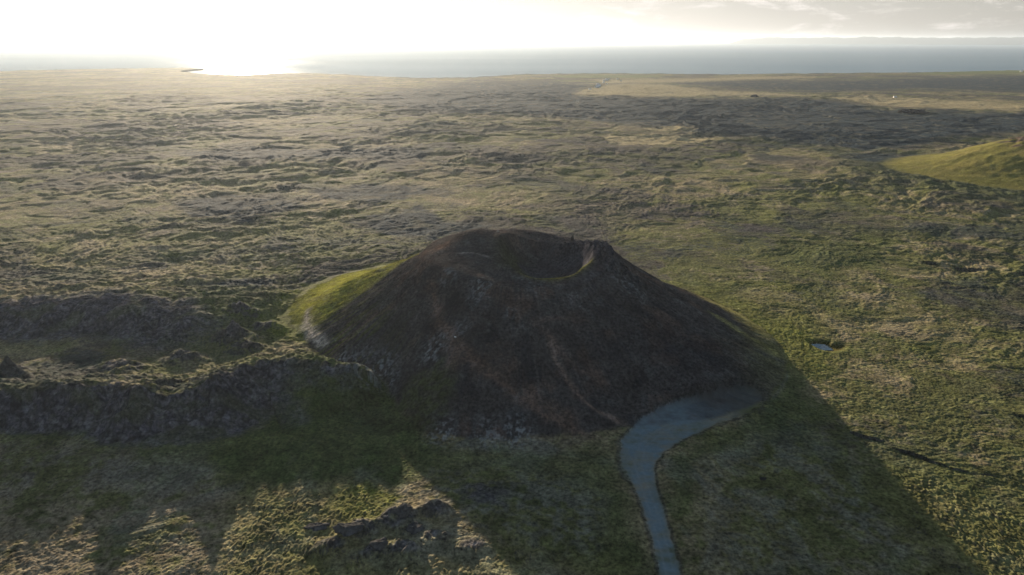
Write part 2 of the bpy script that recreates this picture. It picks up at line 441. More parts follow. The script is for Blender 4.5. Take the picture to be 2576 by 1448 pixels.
    mix(0.6 * ss(0.08, 0.2, fl2 + 0.12 * n3) * ss(230, 300, r0) * (0.5 + 0.5 * ss(-0.3, 0.2, n2)), C(.055, .055, .052))
    mix(0.5 * ss(0.10, -0.12, fl2) * ss(-0.05, 0.25, fl2 + 0.2) * ss(230, 300, r0), C(.135, .150, .045))
    for pl in FAR_DARK:
        mix(0.86 * poly_mask(Ue, Ve, pl, 9) * (0.72 + 0.5 * ss(-0.5, 0.2, -n2)), lava)  # dark bluish tone inside the far outlines
    for pl in FAR_TAN:
        mix(0.9 * poly_mask(Ue, Ve, pl, 4), C(.36, .295, .165))
    for pl in FAR_GREEN:
        mix(0.8 * poly_mask(Ue, Ve, pl, 2), C(.14, .17, .06))
    for i, pl in enumerate(GREENS):
        mix((0.9 if i < 4 else 0.7) * poly_mask(Ue + 14 * n2, Ve + 14 * n_ed, pl, 16 if i in (0, 3) else 34) * (0.6 + 0.5 * ss(-0.5, 0.3, n2 + 0.5 * n3)), green if i in (0, 3, 6) else C(.070, .092, .032))
    mix(0.75 * poly_mask(Ue, Ve, [(0, 1120), (300, 1140), (520, 1180), (560, 1290), (600, 1448), (0, 1448)], 40) * ss(-0.3, 0.5, n2 + n3 * 0.6), C(.15, .145, .125))
    mix(0.65 * poly_mask(Ue, Ve, [(1080, 1190), (1400, 1200), (1520, 1260), (1500, 1400), (1200, 1360), (1080, 1280)], 40) * ss(-0.3, 0.3, n2 + n3), C(.15, .15, .13))
    mix(0.6 * poly_mask(Ue, Ve, [(1750, 1180), (2050, 1100), (2250, 1300), (2400, 1448), (1800, 1448)], 60) * ss(-0.1, 0.4, n2 + n3 * 0.8), C(.13, .14, .115))
    mix(0.6 * ss(1190, 1300, V) * ss(720, 520, U) * ss(-.4, .3, n2 + n3 * 0.5), C(.27, .215, .135))
    mix(0.55 * hum, C(.17, .165, .06))
    # rock of the fronts
    rk = C(.110, .106, .122)
    mix(rocky * (0.70 + 0.35 * ss(-0.4, 0.3, n3 + 0.5 * n2)), rk)
    blk = 1 - 2.2 * np.abs(gn(x / 4.4 + 0.3 * n3, y / 3.4, 131))
    blk2 = 1 - 2.2 * np.abs(gn(x / 1.7, y / 1.5, 134))
    mix(rocky * 0.75 * ss(0.35, 0.85, blk), C(.035, .035, .040))  # crevice shade painted into the rock colour
    mix(rocky * 0.6 * ss(0.3, 0.9, blk2), C(.045, .044, .050))
    mix(rocky * 0.55 * ss(0.1, 0.5, gn(x / 3.1, y / 2.6, 135) + 0.5 * gn(x / 1.2, y / 1.2, 136)), C(.21, .20, .215))
    mix(rocky * 0.5 * ss(0.12, 0.4, gn(x / 13, y / 9, 137) + 0.3 * n3), C(.10, .11, .06))
    # grass hill
    mix(ss(0.0, 0.1, np.clip(1 - hd / hR, 0, 1)) * (0.85 + 0.2 * n3), C(.180, .165, .035))
    mix(0.35 * ss(0.0, 0.1, np.clip(1 - hd / hR, 0, 1)) * ss(-.1, .4, gn(x / 30, y / 22, 138)), C(.24, .195, .06))
    mix(ss(0.54, 0.60, np.clip(1 - hd / hR, 0, 1) + 0.10 * gn(x / 14, y / 14, 132)) * 0.95, C(.085, .060, .055))
    mix(np.exp(-((ha + 2.40) / 0.38) ** 2) * ss(0.42, 0.50, np.clip(1 - hd / hR, 0, 1) + 0.05 * gn(x / 6, y / 6, 133)), C(.050, .042, .048))
    mix(0.5 * ss(0.05, 0.2, np.clip(1 - hd / hR, 0, 1)) * ss(0.1, 0.5, fbm(x, y, 16, 4, 139, cell, 0.6)), C(.085, .095, .030))
    # crater hill
    A_ = np.arctan2(y - CY, x - CX)
    F = np.clip((Rb - dc) / (Rb - 37.0), 0, 1.3)
    cm = ss(0.0, 3.0, cone_d + 1.5 * n_ed)
    streak = gn(A_ * 40, dc / 26, 141) + 0.7 * gn(A_ * 110, dc / 9, 142)
    blot = fbm(x, y, 20, 4, 143, cell, 0.6)
    apm = np.clip(APF + 0.25 * n2 * (APF > 0.1), 0, 1)
    cm = np.maximum(cm, apm)
    mix(cm * (1 - apm), scree * 1.0)
    mix(cm * (1 - apm) * 0.75 * ss(0.0, 0.4, blot), C(.105, .072, .058))
    mix(cm * (1 - apm) * 0.6 * ss(0.05, 0.4, fbm(x, y, 14, 5, 145, cell, 0.65) + 0.25 * streak), C(.024, .026, .031))
    # thin grass at the left foot and lower flanks
    lf = cm * (1 - apm) * ss(0.15, 0.95, -np.cos(A_ + 0.35)) * (1 - ss(0.30, 0.75, F))
    mix(lf * 0.75 * ss(-0.1, 0.5, streak + 0.4 * blot), green * 0.85)
    mix(cm * apm * (0.6 + 0.4 * ss(-.4, .3, n3)), C(.21, .205, .04))
    mix(cm * apm * 0.6 * ss(0.05, 0.45, fbm(x, y, 11, 4, 147, cell, 0.65) + 0.2 * streak), C(.13, .12, .06))
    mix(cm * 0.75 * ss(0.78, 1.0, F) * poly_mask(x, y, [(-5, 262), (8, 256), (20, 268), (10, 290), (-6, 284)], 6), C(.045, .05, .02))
    # right foot of the hill: grass, brightened to stand for its sunlit edge
    rf = cm * np.exp(-((A_ + 0.02) / 0.42) ** 2) * (1 - ss(0.05, 0.24, F + 0.05 * streak))
    mix(rf * 0.9, C(.25, .23, .08))
    mix(cm * 0.5 * np.exp(-((A_ + 0.40) / 0.22) ** 2) * (1 - ss(0.10, 0.42, F + 0.06 * streak)), C(.08, .09, .05))
    bl = C(.16, .17, .17)
    mix(cm * (1 - apm) * 0.32 * ss(0.25, 0.8, gn(A_ * 55 + 0.4 * n2, dc / 34, 148) + 0.5 * gn(A_ * 150, dc / 12, 149)), C(.11, .10, .098))
    mix(cm * (1 - apm) * 0.4 * ss(0.25, 0.8, gn(A_ * 36 + 0.5 * n2, dc / 40, 158) + 0.4 * gn(A_ * 120, dc / 14, 159)), C(.026, .026, .030))
    mix(cm * 0.22 * ss(0.12, 0.45, fbm(x, y, 9, 4, 153, cell, 0.7)), bl)
    # craggy right rim
    mix(cm * ss(0.86, 0.98, F) * np.exp(-((A_ - 0.15) / 0.8) ** 2) * 0.9, C(.05, .05, .062))
    # yellow-green band along the near crater lip
    bd = np.hypot((x - 13.5) * 1.08, (y - 277) / 1.08)
    ba = np.arctan2(y - 277, x - 13.5)
    mix(np.exp(-((bd - 19.5) / 3.0) ** 2) * ss(-2.2, -1.9, ba) * (1 - ss(-0.55, -0.25, ba)), C(.21, .20, .025))
    # bare brown soil around pond and verge of the road
    mix(poly_mask(x, y, POND_DRY, 1.6) * 0.95, C(.075, .062, .014))
    fade = 1 - 0.8 * ss(48, 82, x + 0.5 * (y - 205) + 5 * n_ed)
    wheel = fbm(x * 0.35 + y * 0.25, y * 1.1, 5, 4, 163, cell, 0.6)
    mix(ss(0.05, 1.0, bedm) * fade * np.clip(0.80 + 0.9 * wheel + 0.4 * n3, 0.25, 1), C(.140, .190, .215))
    trk = np.zeros_like(h)
    trk[sel_r] = np.exp(-((np.abs(d_r) - 0.95) / 0.38) ** 2)
    mix(trk * bedm * 0.28 * ss(205, 190, y), C(.20, .235, .25))
    mix(ss(0.02, 0.3, bedm) * (1 - ss(0.3, 0.6, bedm)) * 0.6, C(.05, .048, .042))
    mix(ss(60, 15, sea_d) * 0.7 * ss(1500, 2200, r0), lava)
    # steep faces lose their moss
    return h.astype(np.float32), np.clip(rgb, 0.004, 1), region


# ------------------------------------------------------------------ ground sheet
def theta_rows():
    th = list(np.arange(44.0, 36.0, -0.036)) + list(np.arange(36.0, 17.0, -0.026)) + list(np.arange(17.0, 8.0, -0.026)) + list(np.arange(8.0, 1.85, -0.012))
    r = CAM_H / np.tan(np.radians(np.array(th)))
    near = np.concatenate([[0.5], np.linspace(6, r[0] - 1.0, 46)])
    far = np.array([3900, 4100, 4150, 4200, 4220, 4260, 4400.0])
    return np.concatenate([near, r, far])


fine = np.arange(-46.5, 46.5001, 0.058)
coarse = np.arange(49.5, 311, 3.0)
AZ = np.radians(np.concatenate([fine, coarse]))
R = theta_rows()
nr, nc = len(R), len(AZ)
print("grid", nr, nc, nr * nc)
RR, AA = np.meshgrid(R, AZ, indexing='ij')
X = RR * np.sin(AA)
Y = RR * np.cos(AA)
dR = np.gradient(R)
dA = np.abs(np.gradient(AZ))
dA[-1] = rad(3)
CELL = np.maximum(dR[:, None] * 0.55, RR * dA[None, :])
Z, RGB, REG = surface(X.ravel(), Y.ravel(), CELL.ravel())
Z = Z.reshape(nr, nc)
# moss cannot hold on steep ground: bare lava by slope
gr = np.gradient(Z, axis=0) / dR[:, None]
ga = np.gradient(Z, axis=1) / (RR * np.maximum(dA, 1e-6)[None, :])
steep = np.sqrt(gr ** 2 + ga ** 2)
RGB = RGB.reshape(nr, nc, 3)
REG = REG.reshape(nr, nc)
mst = (ss(0.55, 1.1, steep) * 0.75 * (REG == 0))[..., None].astype(np.float32)
RGB = RGB * (1 - mst) + np.array([.062, .060, .064], np.float32) * mst


# height lookup on the finished sheet
def zat(x, y):
    r = math.hypot(x, y)
    a = math.atan2(x, y)
    i = int(np.clip(np.searchsorted(R, r) - 1, 0, nr - 2))
    j = int(np.clip(np.searchsorted(AZ[:len(fine)], a) - 1, 0, len(fine) - 2))
    fr_ = (r - R[i]) / (R[i + 1] - R[i])
    fa = (a - AZ[j]) / (AZ[j + 1] - AZ[j])
    z = (Z[i, j] * (1 - fr_) + Z[i + 1, j] * fr_) * (1 - fa) + (Z[i, j + 1] * (1 - fr_) + Z[i + 1, j + 1] * fr_) * fa
    return float(z)


def on_land(px, py):
    """where the sight line through a survey point meets the sheet"""
    x, y, z = ray(px, py)
    lo = 60.0
    t = lo
    prev = t
    while t < 6000:
        if CAM_H + z * t < zat(x * t, y * t):
            a0, b0 = prev, t
            for _ in range(18):
                m_ = (a0 + b0) / 2
                if CAM_H + z * m_ < zat(x * m_, y * m_):
                    b0 = m_
                else:
                    a0 = m_
            return (x * b0, y * b0, zat(x * b0, y * b0))
        prev = t
        t *= 1.004
    return (x * t, y * t, 0)



def paint(mask_fn, cx, cy, reach, c):
    """lay a colour on the sheet round a place: mask_fn(x, y) -> 0..1"""
    global RGB
    sel_ = (np.abs(X - cx) < reach) & (np.abs(Y - cy) < reach)
    x_, y_ = X[sel_], Y[sel_]
    m_ = np.clip(mask_fn(x_, y_), 0, 1)[:, None].astype(np.float32)
    RGB[sel_] = RGB[sel_] * (1 - m_) + np.array(c, np.float32) * m_


# pale moss blotches on the dark flank
for (px, py, w_, s_) in ((1215, 715, 3.6, .6), (1285, 790, 2.0, .45), (1090, 880, 4.6, .65), (1160, 830, 3.0, .35), (960, 930, 5.5, .55), (900, 905, 5, .35),
                         (1110, 1090, 4.5, .6), (1300, 1092, 4.5, .6), (1220, 1100, 5, .4), (1350, 720, 6, .22), (1130, 690, 4, .3), (890, 935, 4.5, .9),
                         (925, 950, 3.5, .9), (860, 900, 2.5, .6), (1450, 760, 6, .15), (1560, 700, 5, .3), (1600, 730, 5, .25), (1190, 760, 3, .3), (985, 960, 3, .5)):
    q_ = on_land(px, py)
    paint(lambda x, y: s_ * 1.25 * np.exp(-(((x - q_[0]) / w_) ** 2 + ((y - q_[1]) / (w_ * 1.2)) ** 2)) * ss(-0.2, 0.45, gn(x / 2.0, y / 2.0, 151) + 0.7 * gn(x / 0.8, y / 0.8, 152)),
          q_[0], q_[1], w_ * 3, (.23, .25, .26))


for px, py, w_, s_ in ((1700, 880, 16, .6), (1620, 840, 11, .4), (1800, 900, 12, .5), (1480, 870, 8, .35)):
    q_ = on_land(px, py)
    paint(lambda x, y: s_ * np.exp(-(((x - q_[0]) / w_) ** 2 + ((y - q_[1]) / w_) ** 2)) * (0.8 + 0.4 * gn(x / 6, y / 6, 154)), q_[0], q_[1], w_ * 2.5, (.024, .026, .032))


def trail_or_edge(pts, wd, c, strength):
    q_ = [on_land(*p)[:2] for p in pts]
    xs_, ys_ = [a[0] for a in q_], [a[1] for a in q_]
    cx_, cy_ = (min(xs_) + max(xs_)) / 2, (min(ys_) + max(ys_)) / 2
    reach = max(max(xs_) - min(xs_), max(ys_) - min(ys_)) / 2 + 12
    n_ = len(pts) - 1

    def fn(x, y):
        m_ = np.zeros(x.shape)
        sel_, d_, p_ = line_field(x, y, q_, 11)
        xx, yy = x[sel_], y[sel_]
        w2 = wd * (0.65 + 0.7 * np.clip(gn(xx / 9, yy / 9, 155) + 0.5, 0, 1))
        m_[sel_] = strength * np.exp(-((d_ + 0.5 * gn(xx / 4, yy / 4, 156)) / w2) ** 2) * ss(0, 0.6, p_) * (1 - ss(n_ - 0.6, n_, p_)) * (0.75 + 0.5 * gn(xx / 2, yy / 2, 157))
        return m_
    paint(fn, cx_, cy_, reach, c)


GP = [on_land(*p)[:2] for p in [(850, 925), (945, 970), (970, 1040), (1035, 950), (1115, 910), (1150, 960), (1110, 1045), (1090, 1090), (945, 1090), (860, 1000)]]
paint(lambda x, y: 0.75 * poly_mask(x + 2 * gn(x / 4, y / 4, 75), y + 2 * gn(x / 4, y / 4, 76), GP, 3.5) * (0.6 + 0.6 * ss(-.4, .3, gn(x / 3, y / 3, 77))), -40, 215, 60, (.060, .068, .030))
trail_or_edge([(778, 770), (770, 800), (770, 822), (784, 845), (806, 860), (832, 872)], 2.0, (.44, .38, .32), .95)
trail_or_edge([(1085, 690), (1092, 750), (1105, 810), (1140, 852), (1190, 905), (1245, 950), (1310, 1005), (1370, 1045), (1440, 1080), (1530, 1108)], 2.0, (.17, .115, .088), .7)
trail_or_edge([(1310, 985), (1350, 1005), (1400, 1040), (1470, 1075)], 3.2, (.16, .11, .085), .55)
trail_or_edge([(1380, 835), (1390, 870), (1402, 910), (1432, 965), (1470, 1010), (1530, 1048), (1590, 1075)], 1.1, (.22, .16, .13), .8)
trail_or_edge([(1500, 960), (1420, 900), (1390, 850), (1340, 810), (1400, 800), (1500, 790)], 1.8, (.13, .09, .075), .45)
trail_or_edge([(1140, 640), (1180, 636), (1215, 642), (1240, 652)], 0.7, (.24, .22, .21), .8)
trail_or_edge([(955, 692), (975, 682), (1005, 672)], 0.5, (.16, .14, .12), .6)
trail_or_edge([(1488, 640), (1475, 662), (1466, 680)], 1.2, (.12, .115, .13), .6)
trail_or_edge([(1770, 775), (1830, 812), (1890, 850), (1940, 880), (1972, 905)], 2.6, (.27, .25, .09), .85)  # sunlit grass edge, its brightness painted into the colour
trail_or_edge([(2160, 590), (2158, 620), (2163, 650), (2120, 690), (2098, 715), (2040, 750), (2000, 790)], 1.3, (.05, .055, .02), .6)
trail_or_edge([(1940, 1010), (1960, 985), (1978, 955), (1982, 930)], 0.7, (.15, .15, .13), .5)

def mesh_from(name, verts, faces, mat, rgb=None, smooth=True):
    me = bpy.data.meshes.new(name)
    nv, nf = len(verts), len(faces)
    me.vertices.add(nv)
    me.vertices.foreach_set('co', verts.astype(np.float32).ravel())
    me.loops.add(nf * 4)
    me.loops.foreach_set('vertex_index', faces.astype(np.int32).ravel())
    me.polygons.add(nf)
    me.polygons.foreach_set('loop_start', (np.arange(nf) * 4).astype(np.int32))
    me.polygons.foreach_set('loop_total', np.full(nf, 4, np.int32))
    if rgb is not None:
        at = me.color_attributes.new('soil', 'FLOAT_COLOR', 'POINT')
        c = np.ones((nv, 4), np.float32)
        c[:, :3] = rgb
        at.data.foreach_set('color', c.ravel())
    me.update(calc_edges=True)
    if smooth:
        me.polygons.foreach_set('use_smooth', np.ones(nf, bool))
    me.materials.append(mat)
    o = bpy.data.objects.new(name, me)
    col.objects.link(o)
    return o


def tag(o, label=None, cat=None, group=None, kind=None):
    if label:
        o['label'] = label
    if cat:
        o['category'] = cat
    if group:
        o['group'] = group
    if kind:
        o['kind'] = kind
    return o


# ------------------------------------------------------------------ materials
class NT:
    def __init__(self, m):
        m.use_nodes = True
        self.t = m.node_tree
        self.n = self.t.nodes
        self.n.clear()

    def add(self, kind, **kw):
        nd = self.n.new(kind)
        for k_, v_ in kw.items():
            if k_.startswith('i_'):
                nd.inputs[k_[2:].replace('_', ' ')].default_value = v_
            else:
                setattr(nd, k_, v_)
        return nd

    def link(self, a, b):
        self.t.links.new(a, b)


def land_material(name, rough=0.95, spec=0.0, attr=True, color=(.1, .1, .1, 1), fine=0.55, bump=0.35, contrast=0.6):
    m = bpy.data.materials.new(name)
    N = NT(m)
    out = N.add('ShaderNodeOutputMaterial')
    bs = N.add('ShaderNodeBsdfPrincipled')
    bs.inputs['Roughness'].default_value = rough
    bs.inputs['Specular IOR Level'].default_value = spec
    tc = N.add('ShaderNodeTexCoord')
    n1 = N.add('ShaderNodeTexNoise', i_Scale=0.9, i_Detail=5.0, i_Roughness=0.68)
    n2 = N.add('ShaderNodeTexNoise', i_Scale=0.12, i_Detail=8.0, i_Roughness=0.72)
    N.link(tc.outputs['Object'], n1.inputs['Vector'])
    N.link(tc.outputs['Object'], n2.inputs['Vector'])
    r1 = N.add('ShaderNodeMapRange')
    r1.inputs['From Min'].default_value = 0.3
    r1.inputs['From Max'].default_value = 0.7
    r1.inputs['To Min'].default_value = 1 - contrast
    r1.inputs['To Max'].default_value = 1 + contrast
    N.link(n1.outputs['Fac'], r1.inputs['Value'])
    r2 = N.add('ShaderNodeMapRange')
    r2.inputs['From Min'].default_value = 0.3
    r2.inputs['From Max'].default_value = 0.7
    r2.inputs['To Min'].default_value = 1 - contrast * 0.65
    r2.inputs['To Max'].default_value = 1 + contrast * 0.65
    N.link(n2.outputs['Fac'], r2.inputs['Value'])
    mu = N.add('ShaderNodeMath', operation='MULTIPLY')
    N.link(r1.outputs[0], mu.inputs[0])
    N.link(r2.outputs[0], mu.inputs[1])
    vm = N.add('ShaderNodeVectorMath', operation='SCALE')
    if attr:
        ca = N.add('ShaderNodeVertexColor', layer_name='soil')
        N.link(ca.outputs['Color'], vm.inputs[0])
    else:
        vm.inputs[0].default_value = color[:3]
    N.link(mu.outputs[0], vm.inputs['Scale'])
    N.link(vm.outputs[0], bs.inputs['Base Color'])
    n3 = N.add('ShaderNodeTexNoise', i_Scale=fine, i_Detail=7.0, i_Roughness=0.72)
    N.link(tc.outputs['Object'], n3.inputs['Vector'])
    bp = N.add('ShaderNodeBump', i_Strength=1.0, i_Distance=bump)
    N.link(n3.outputs['Fac'], bp.inputs['Height'])
    n4 = N.add('ShaderNodeTexNoise', i_Scale=0.16, i_Detail=6.0, i_Roughness=0.65)
    N.link(tc.outputs['Object'], n4.inputs['Vector'])
    bp2 = N.add('ShaderNodeBump', i_Strength=1.0, i_Distance=bump * 2.5)
    N.link(n4.outputs['Fac'], bp2.inputs['Height'])
    N.link(bp.outputs[0], bp2.inputs['Normal'])
    N.link(bp2.outputs[0], bs.inputs['Normal'])
    N.link(bs.outputs[0], out.inputs['Surface'])
    return m


M_land = land_material('moss_and_lava', spec=0.035, fine=0.8, bump=0.8, contrast=0.8)
M_cone = land_material('cinder_scree', fine=1.1, bump=0.55, contrast=0.75)
M_ridge = land_material('lava_rock', fine=0.9, bump=1.0, contrast=0.75)
M_road = land_material('road_gravel', fine=1.5, bump=0.06, contrast=0.14, rough=0.85)
M_grass = land_material('hill_grass', spec=0.04, fine=0.5, bump=0.6, contrast=0.45)

idx = np.arange(nr * nc).reshape(nr, nc)
a_ = idx[:-1, :]
b_ = idx[1:, :]
F4 = np.stack([a_, b_, np.roll(b_, -1, axis=1), np.roll(a_, -1, axis=1)], axis=-1).reshape(-1, 4)
fr = REG.reshape(-1)[F4[:, 0]]
VERT = np.stack([X, Y, Z], axis=-1).reshape(-1, 3)
RGBf = np.ascontiguousarray(RGB).reshape(-1, 3)


def piece(rid, name, mat, label, cat):
    f = F4[fr == rid]
    used, inv = np.unique(f, return_inverse=True)
    o = mesh_from(name, VERT[used], inv.reshape(-1, 4), mat, RGBf[used])
    tag(o, label, cat, kind='structure')
    return o


piece(0, 'ground', M_land, 'moss covered lava plain running to the sea', 'ground')
piece(1, 'crater_hill', M_cone, 'dark cinder cone with a bowl-shaped crater in its top', 'hill')
piece(2, 'lava_ridge', M_ridge, 'grey jagged lava ridge joining the foot of the dark cone', 'ridge')
piece(3, 'lava_scarp', M_ridge, 'long shadowed lava front behind the jagged ridge', 'ridge')
piece(5, 'road', M_road, 'pale blue grey gravel road climbing to the foot of the dark cone', 'road')
piece(6, 'car_park', M_road, 'widening gravel turning area at the foot of the dark cone', 'car park')
piece(4, 'grassy_hill', M_grass, 'bright green hill with brown crags on its top', 'hill')


# ------------------------------------------------------------------ sea
def sea_material():
    m = bpy.data.materials.new('sea_water')
    N = NT(m)
    out = N.add('ShaderNodeOutputMaterial')
    bs = N.add('ShaderNodeBsdfGlossy')
    bs.inputs['Color'].default_value = (.50, .53, .56, 1)
    df = N.add('ShaderNodeBsdfDiffuse')
    df.inputs['Color'].default_value = (.05, .17, .26, 1)
    ms = N.add('ShaderNodeMixShader')
    ms.inputs[0].default_value = 0.55
    N.link(df.outputs[0], ms.inputs[1])
    N.link(bs.outputs[0], ms.inputs[2])
    tc = N.add('ShaderNodeTexCoord')
    mp = N.add('ShaderNodeMapping')
    mp.inputs['Scale'].default_value = (0.012, 0.03, 0.02)
    N.link(tc.outputs['Object'], mp.inputs['Vector'])
    n = N.add('ShaderNodeTexNoise', i_Scale=1.0, i_Detail=8.0, i_Roughness=0.7)
    N.link(mp.outputs[0], n.inputs['Vector'])
    bp = N.add('ShaderNodeBump', i_Strength=1.0, i_Distance=1.6)
    N.link(n.outputs['Fac'], bp.inputs['Height'])
    N.link(bp.outputs[0], bs.inputs['Normal'])
    # broad calmer and rougher lanes
    mp2 = N.add('ShaderNodeMapping')
    mp2.inputs['Scale'].default_value = (0.0004, 0.0016, 0.001)
    N.link(tc.outputs['Object'], mp2.inputs['Vector'])
    n2 = N.add('ShaderNodeTexNoise', i_Scale=1.0, i_Detail=4.0)
    N.link(mp2.outputs[0], n2.inputs['Vector'])
    mr = N.add('ShaderNodeMapRange')
    mr.inputs['From Min'].default_value = 0.35
    mr.inputs['From Max'].default_value = 0.65
    mr.inputs['To Min'].default_value = 0.13
    mr.inputs['To Max'].default_value = 0.22
    N.link(n2.outputs['Fac'], mr.inputs['Value'])
    N.link(mr.outputs[0], bs.inputs['Roughness'])
    N.link(ms.outputs[0], out.inputs['Surface'])
    return m


M_sea = sea_material()
SEA_R = 29000.0
rs = np.geomspace(2200, SEA_R, 40)
aa = np.radians(np.arange(0, 360, 2.0))
rr_, a2 = np.meshgrid(rs, aa, indexing='ij')
v = np.stack([rr_ * np.sin(a2), rr_ * np.cos(a2), np.full_like(rr_, SEA_Z)], -1).reshape(-1, 3)
ii = np.arange(len(rs) * len(aa)).reshape(len(rs), len(aa))
f = np.stack([ii[:-1], ii[1:], np.roll(ii[1:], -1, 1), np.roll(ii[:-1], -1, 1)], -1).reshape(-1, 4)
tag(mesh_from('sea', v, f, M_sea), 'blue grey sea with low sun glitter beyond the plain', 'sea', kind='structure')

# ------------------------------------------------------------------ road and car park
def ribbon(name, pts, widths, mat, lift=0.06, n_across=6, step=0.8, smoothz=4):
    P = [Vector((p[0], p[1], 0)) for p in pts]
    # Catmull-Rom
    S, W = [], []
    for i in range(len(P) - 1):
        p0, p1, p2, p3 = P[max(i - 1, 0)], P[i], P[i + 1], P[min(i + 2, len(P) - 1)]
        n = max(2, int((p2 - p1).length / step))
        for k_ in range(n):
            t = k_ / n
            S.append(0.5 * ((2 * p1) + (p2 - p0) * t + (2 * p0 - 5 * p1 + 4 * p2 - p3) * t * t + (3 * p1 - p0 - 3 * p2 + p3) * t ** 3))
            W.append(widths[i] * (1 - t) + widths[i + 1] * t)
    S.append(P[-1])
    W.append(widths[-1])
    vs = []
    for i, s in enumerate(S):
        d = (S[min(i + 1, len(S) - 1)] - S[max(i - 1, 0)]).normalized()
        nrm = Vector((d.y, -d.x, 0))
        ew = 1 + 0.05 * math.sin(i * 0.9) + 0.04 * math.sin(i * 2.3)
        for k_ in range(n_across + 1):
            q_ = s + nrm * W[i] * ew * (k_ / n_across * 2 - 1)
            vs.append([q_.x, q_.y, 0])
    vs = np.array(vs)
    zz = np.array([zat(a0, b0) for a0, b0, _ in vs]).reshape(len(S), n_across + 1)
    if smoothz:
        ker = np.ones(smoothz * 2 + 1) / (smoothz * 2 + 1)
        zm = np.pad(zz, ((smoothz, smoothz), (0, 0)), mode='edge')
        zz = np.stack([np.convolve(zm[:, c_], ker, 'valid') for c_ in range(n_across + 1)], 1)
    crown = 0.10 * (1 - (np.linspace(-1, 1, n_across + 1)) ** 2)
    vs[:, 2] = (zz + lift + crown[None, :]).ravel()
    I = np.arange(len(vs)).reshape(len(S), n_across + 1)
    f = np.stack([I[:-1, :-1], I[:-1, 1:], I[1:, 1:], I[1:, :-1]], -1).reshape(-1, 4)
    return mesh_from(name, vs, f, mat)


# car park sheet: grid over the polygon, vertices follow the bed
def sheet(name, poly, mat, lift, res=0.8, wob=0.8, soft=1.0):
    xs = [p[0] for p in poly]
    ys = [p[1] for p in poly]
    gx = np.arange(min(xs) - 2, max(xs) + 2, res)
    gy = np.arange(min(ys) - 2, max(ys) + 2, res)
    GX, GY = np.meshgrid(gx, gy, indexing='ij')
    mk = poly_mask(GX + wob * gn(GX / 5, GY / 5, 71), GY + wob * gn(GX / 5, GY / 5, 72), poly, soft)
    zz = np.array([zat(a0, b0) for a0, b0 in zip(GX.ravel(), GY.ravel())]).reshape(GX.shape) if lift is not None else None
    keep = (mk[:-1, :-1] > 0.5) | (mk[1:, :-1] > 0.5) | (mk[:-1, 1:] > 0.5) | (mk[1:, 1:] > 0.5)
    I = np.arange(GX.size).reshape(GX.shape)
    f = np.stack([I[:-1, :-1], I[1:, :-1], I[1:, 1:], I[:-1, 1:]], -1)[keep]
    used, inv = np.unique(f, return_inverse=True)
    vz = (zz + lift) if lift is not None else np.full(GX.shape, 0.0)
    V3 = np.stack([GX, GY, vz], -1).reshape(-1, 3)[used]
    return mesh_from(name, V3, inv.reshape(-1, 4), mat)


# pond
m = bpy.data.materials.new('pond_water')
N = NT(m)
out = N.add('ShaderNodeOutputMaterial')
bs = N.add('ShaderNodeBsdfPrincipled')
bs.inputs['Base Color'].default_value = (.03, .05, .07, 1)
bs.inputs['Roughness'].default_value = 0.04
bs.inputs['IOR'].default_value = 2.0
N.link(bs.outputs[0], out.inputs['Surface'])
pd = sheet('pond', POND, m, None, res=0.5, wob=0.3)
pd.location.z = -0.9
tag(pd, 'small pond reflecting the blue sky in green moss', 'pond', kind='structure')

# ------------------------------------------------------------------ far headland
M_far = land_material('far_land', attr=False, color=(.09, .10, .10, 1), fine=0.01, bump=3, contrast=0.1)
prof = [(1830, 0), (1860, 25), (1900, 55), (1950, 88), (2000, 60), (2060, 82), (2110, 62), (2180, 92), (2260, 75), (2330, 58), (2420, 62), (2500, 70), (2600, 76), (2700, 60), (2900, 80), (3100, 0)]
D = 23500.0
na, ndp = 160, 14
vs = []
for j in range(ndp):
    tt = j / (ndp - 1)
    for i in range(na):
        px = 1830 + (3100 - 1830) * i / (na - 1)
        az_ = math.atan((px - 1288) / FPX / (CP + 0.34 * SP))
        hgt = np.interp(px, [p_[0] for p_ in prof], [p_[1] for p_ in prof])
        r_ = D + tt * 5000
        z_ = SEA_Z - 2 + (hgt + 122 * min(1, hgt / 30)) * math.sin(math.pi * tt) ** 0.7 * (1 + 0.06 * math.sin(i * 1.7 + j) + 0.05 * math.sin(i * .63))
        vs.append([r_ * math.sin(az_), r_ * math.cos(az_), z_])
I = np.arange(na * ndp).reshape(ndp, na)
f = np.stack([I[:-1, :-1], I[:-1, 1:], I[1:, 1:], I[1:, :-1]], -1).reshape(-1, 4)
tag(mesh_from('far_hills', np.array(vs), f, M_far), 'faint line of hills across the sea on the horizon', 'hills', kind='structure')


# ------------------------------------------------------------------ rocks standing on the land
M_rock = land_material('outcrop_rock', attr=False, color=(.085, .082, .080, 1), fine=1.6, bump=0.25, contrast=0.45)
M_dark = land_material('dark_rock', attr=False, color=(.045, .043, .045, 1), fine=1.4, bump=0.3, contrast=0.3)


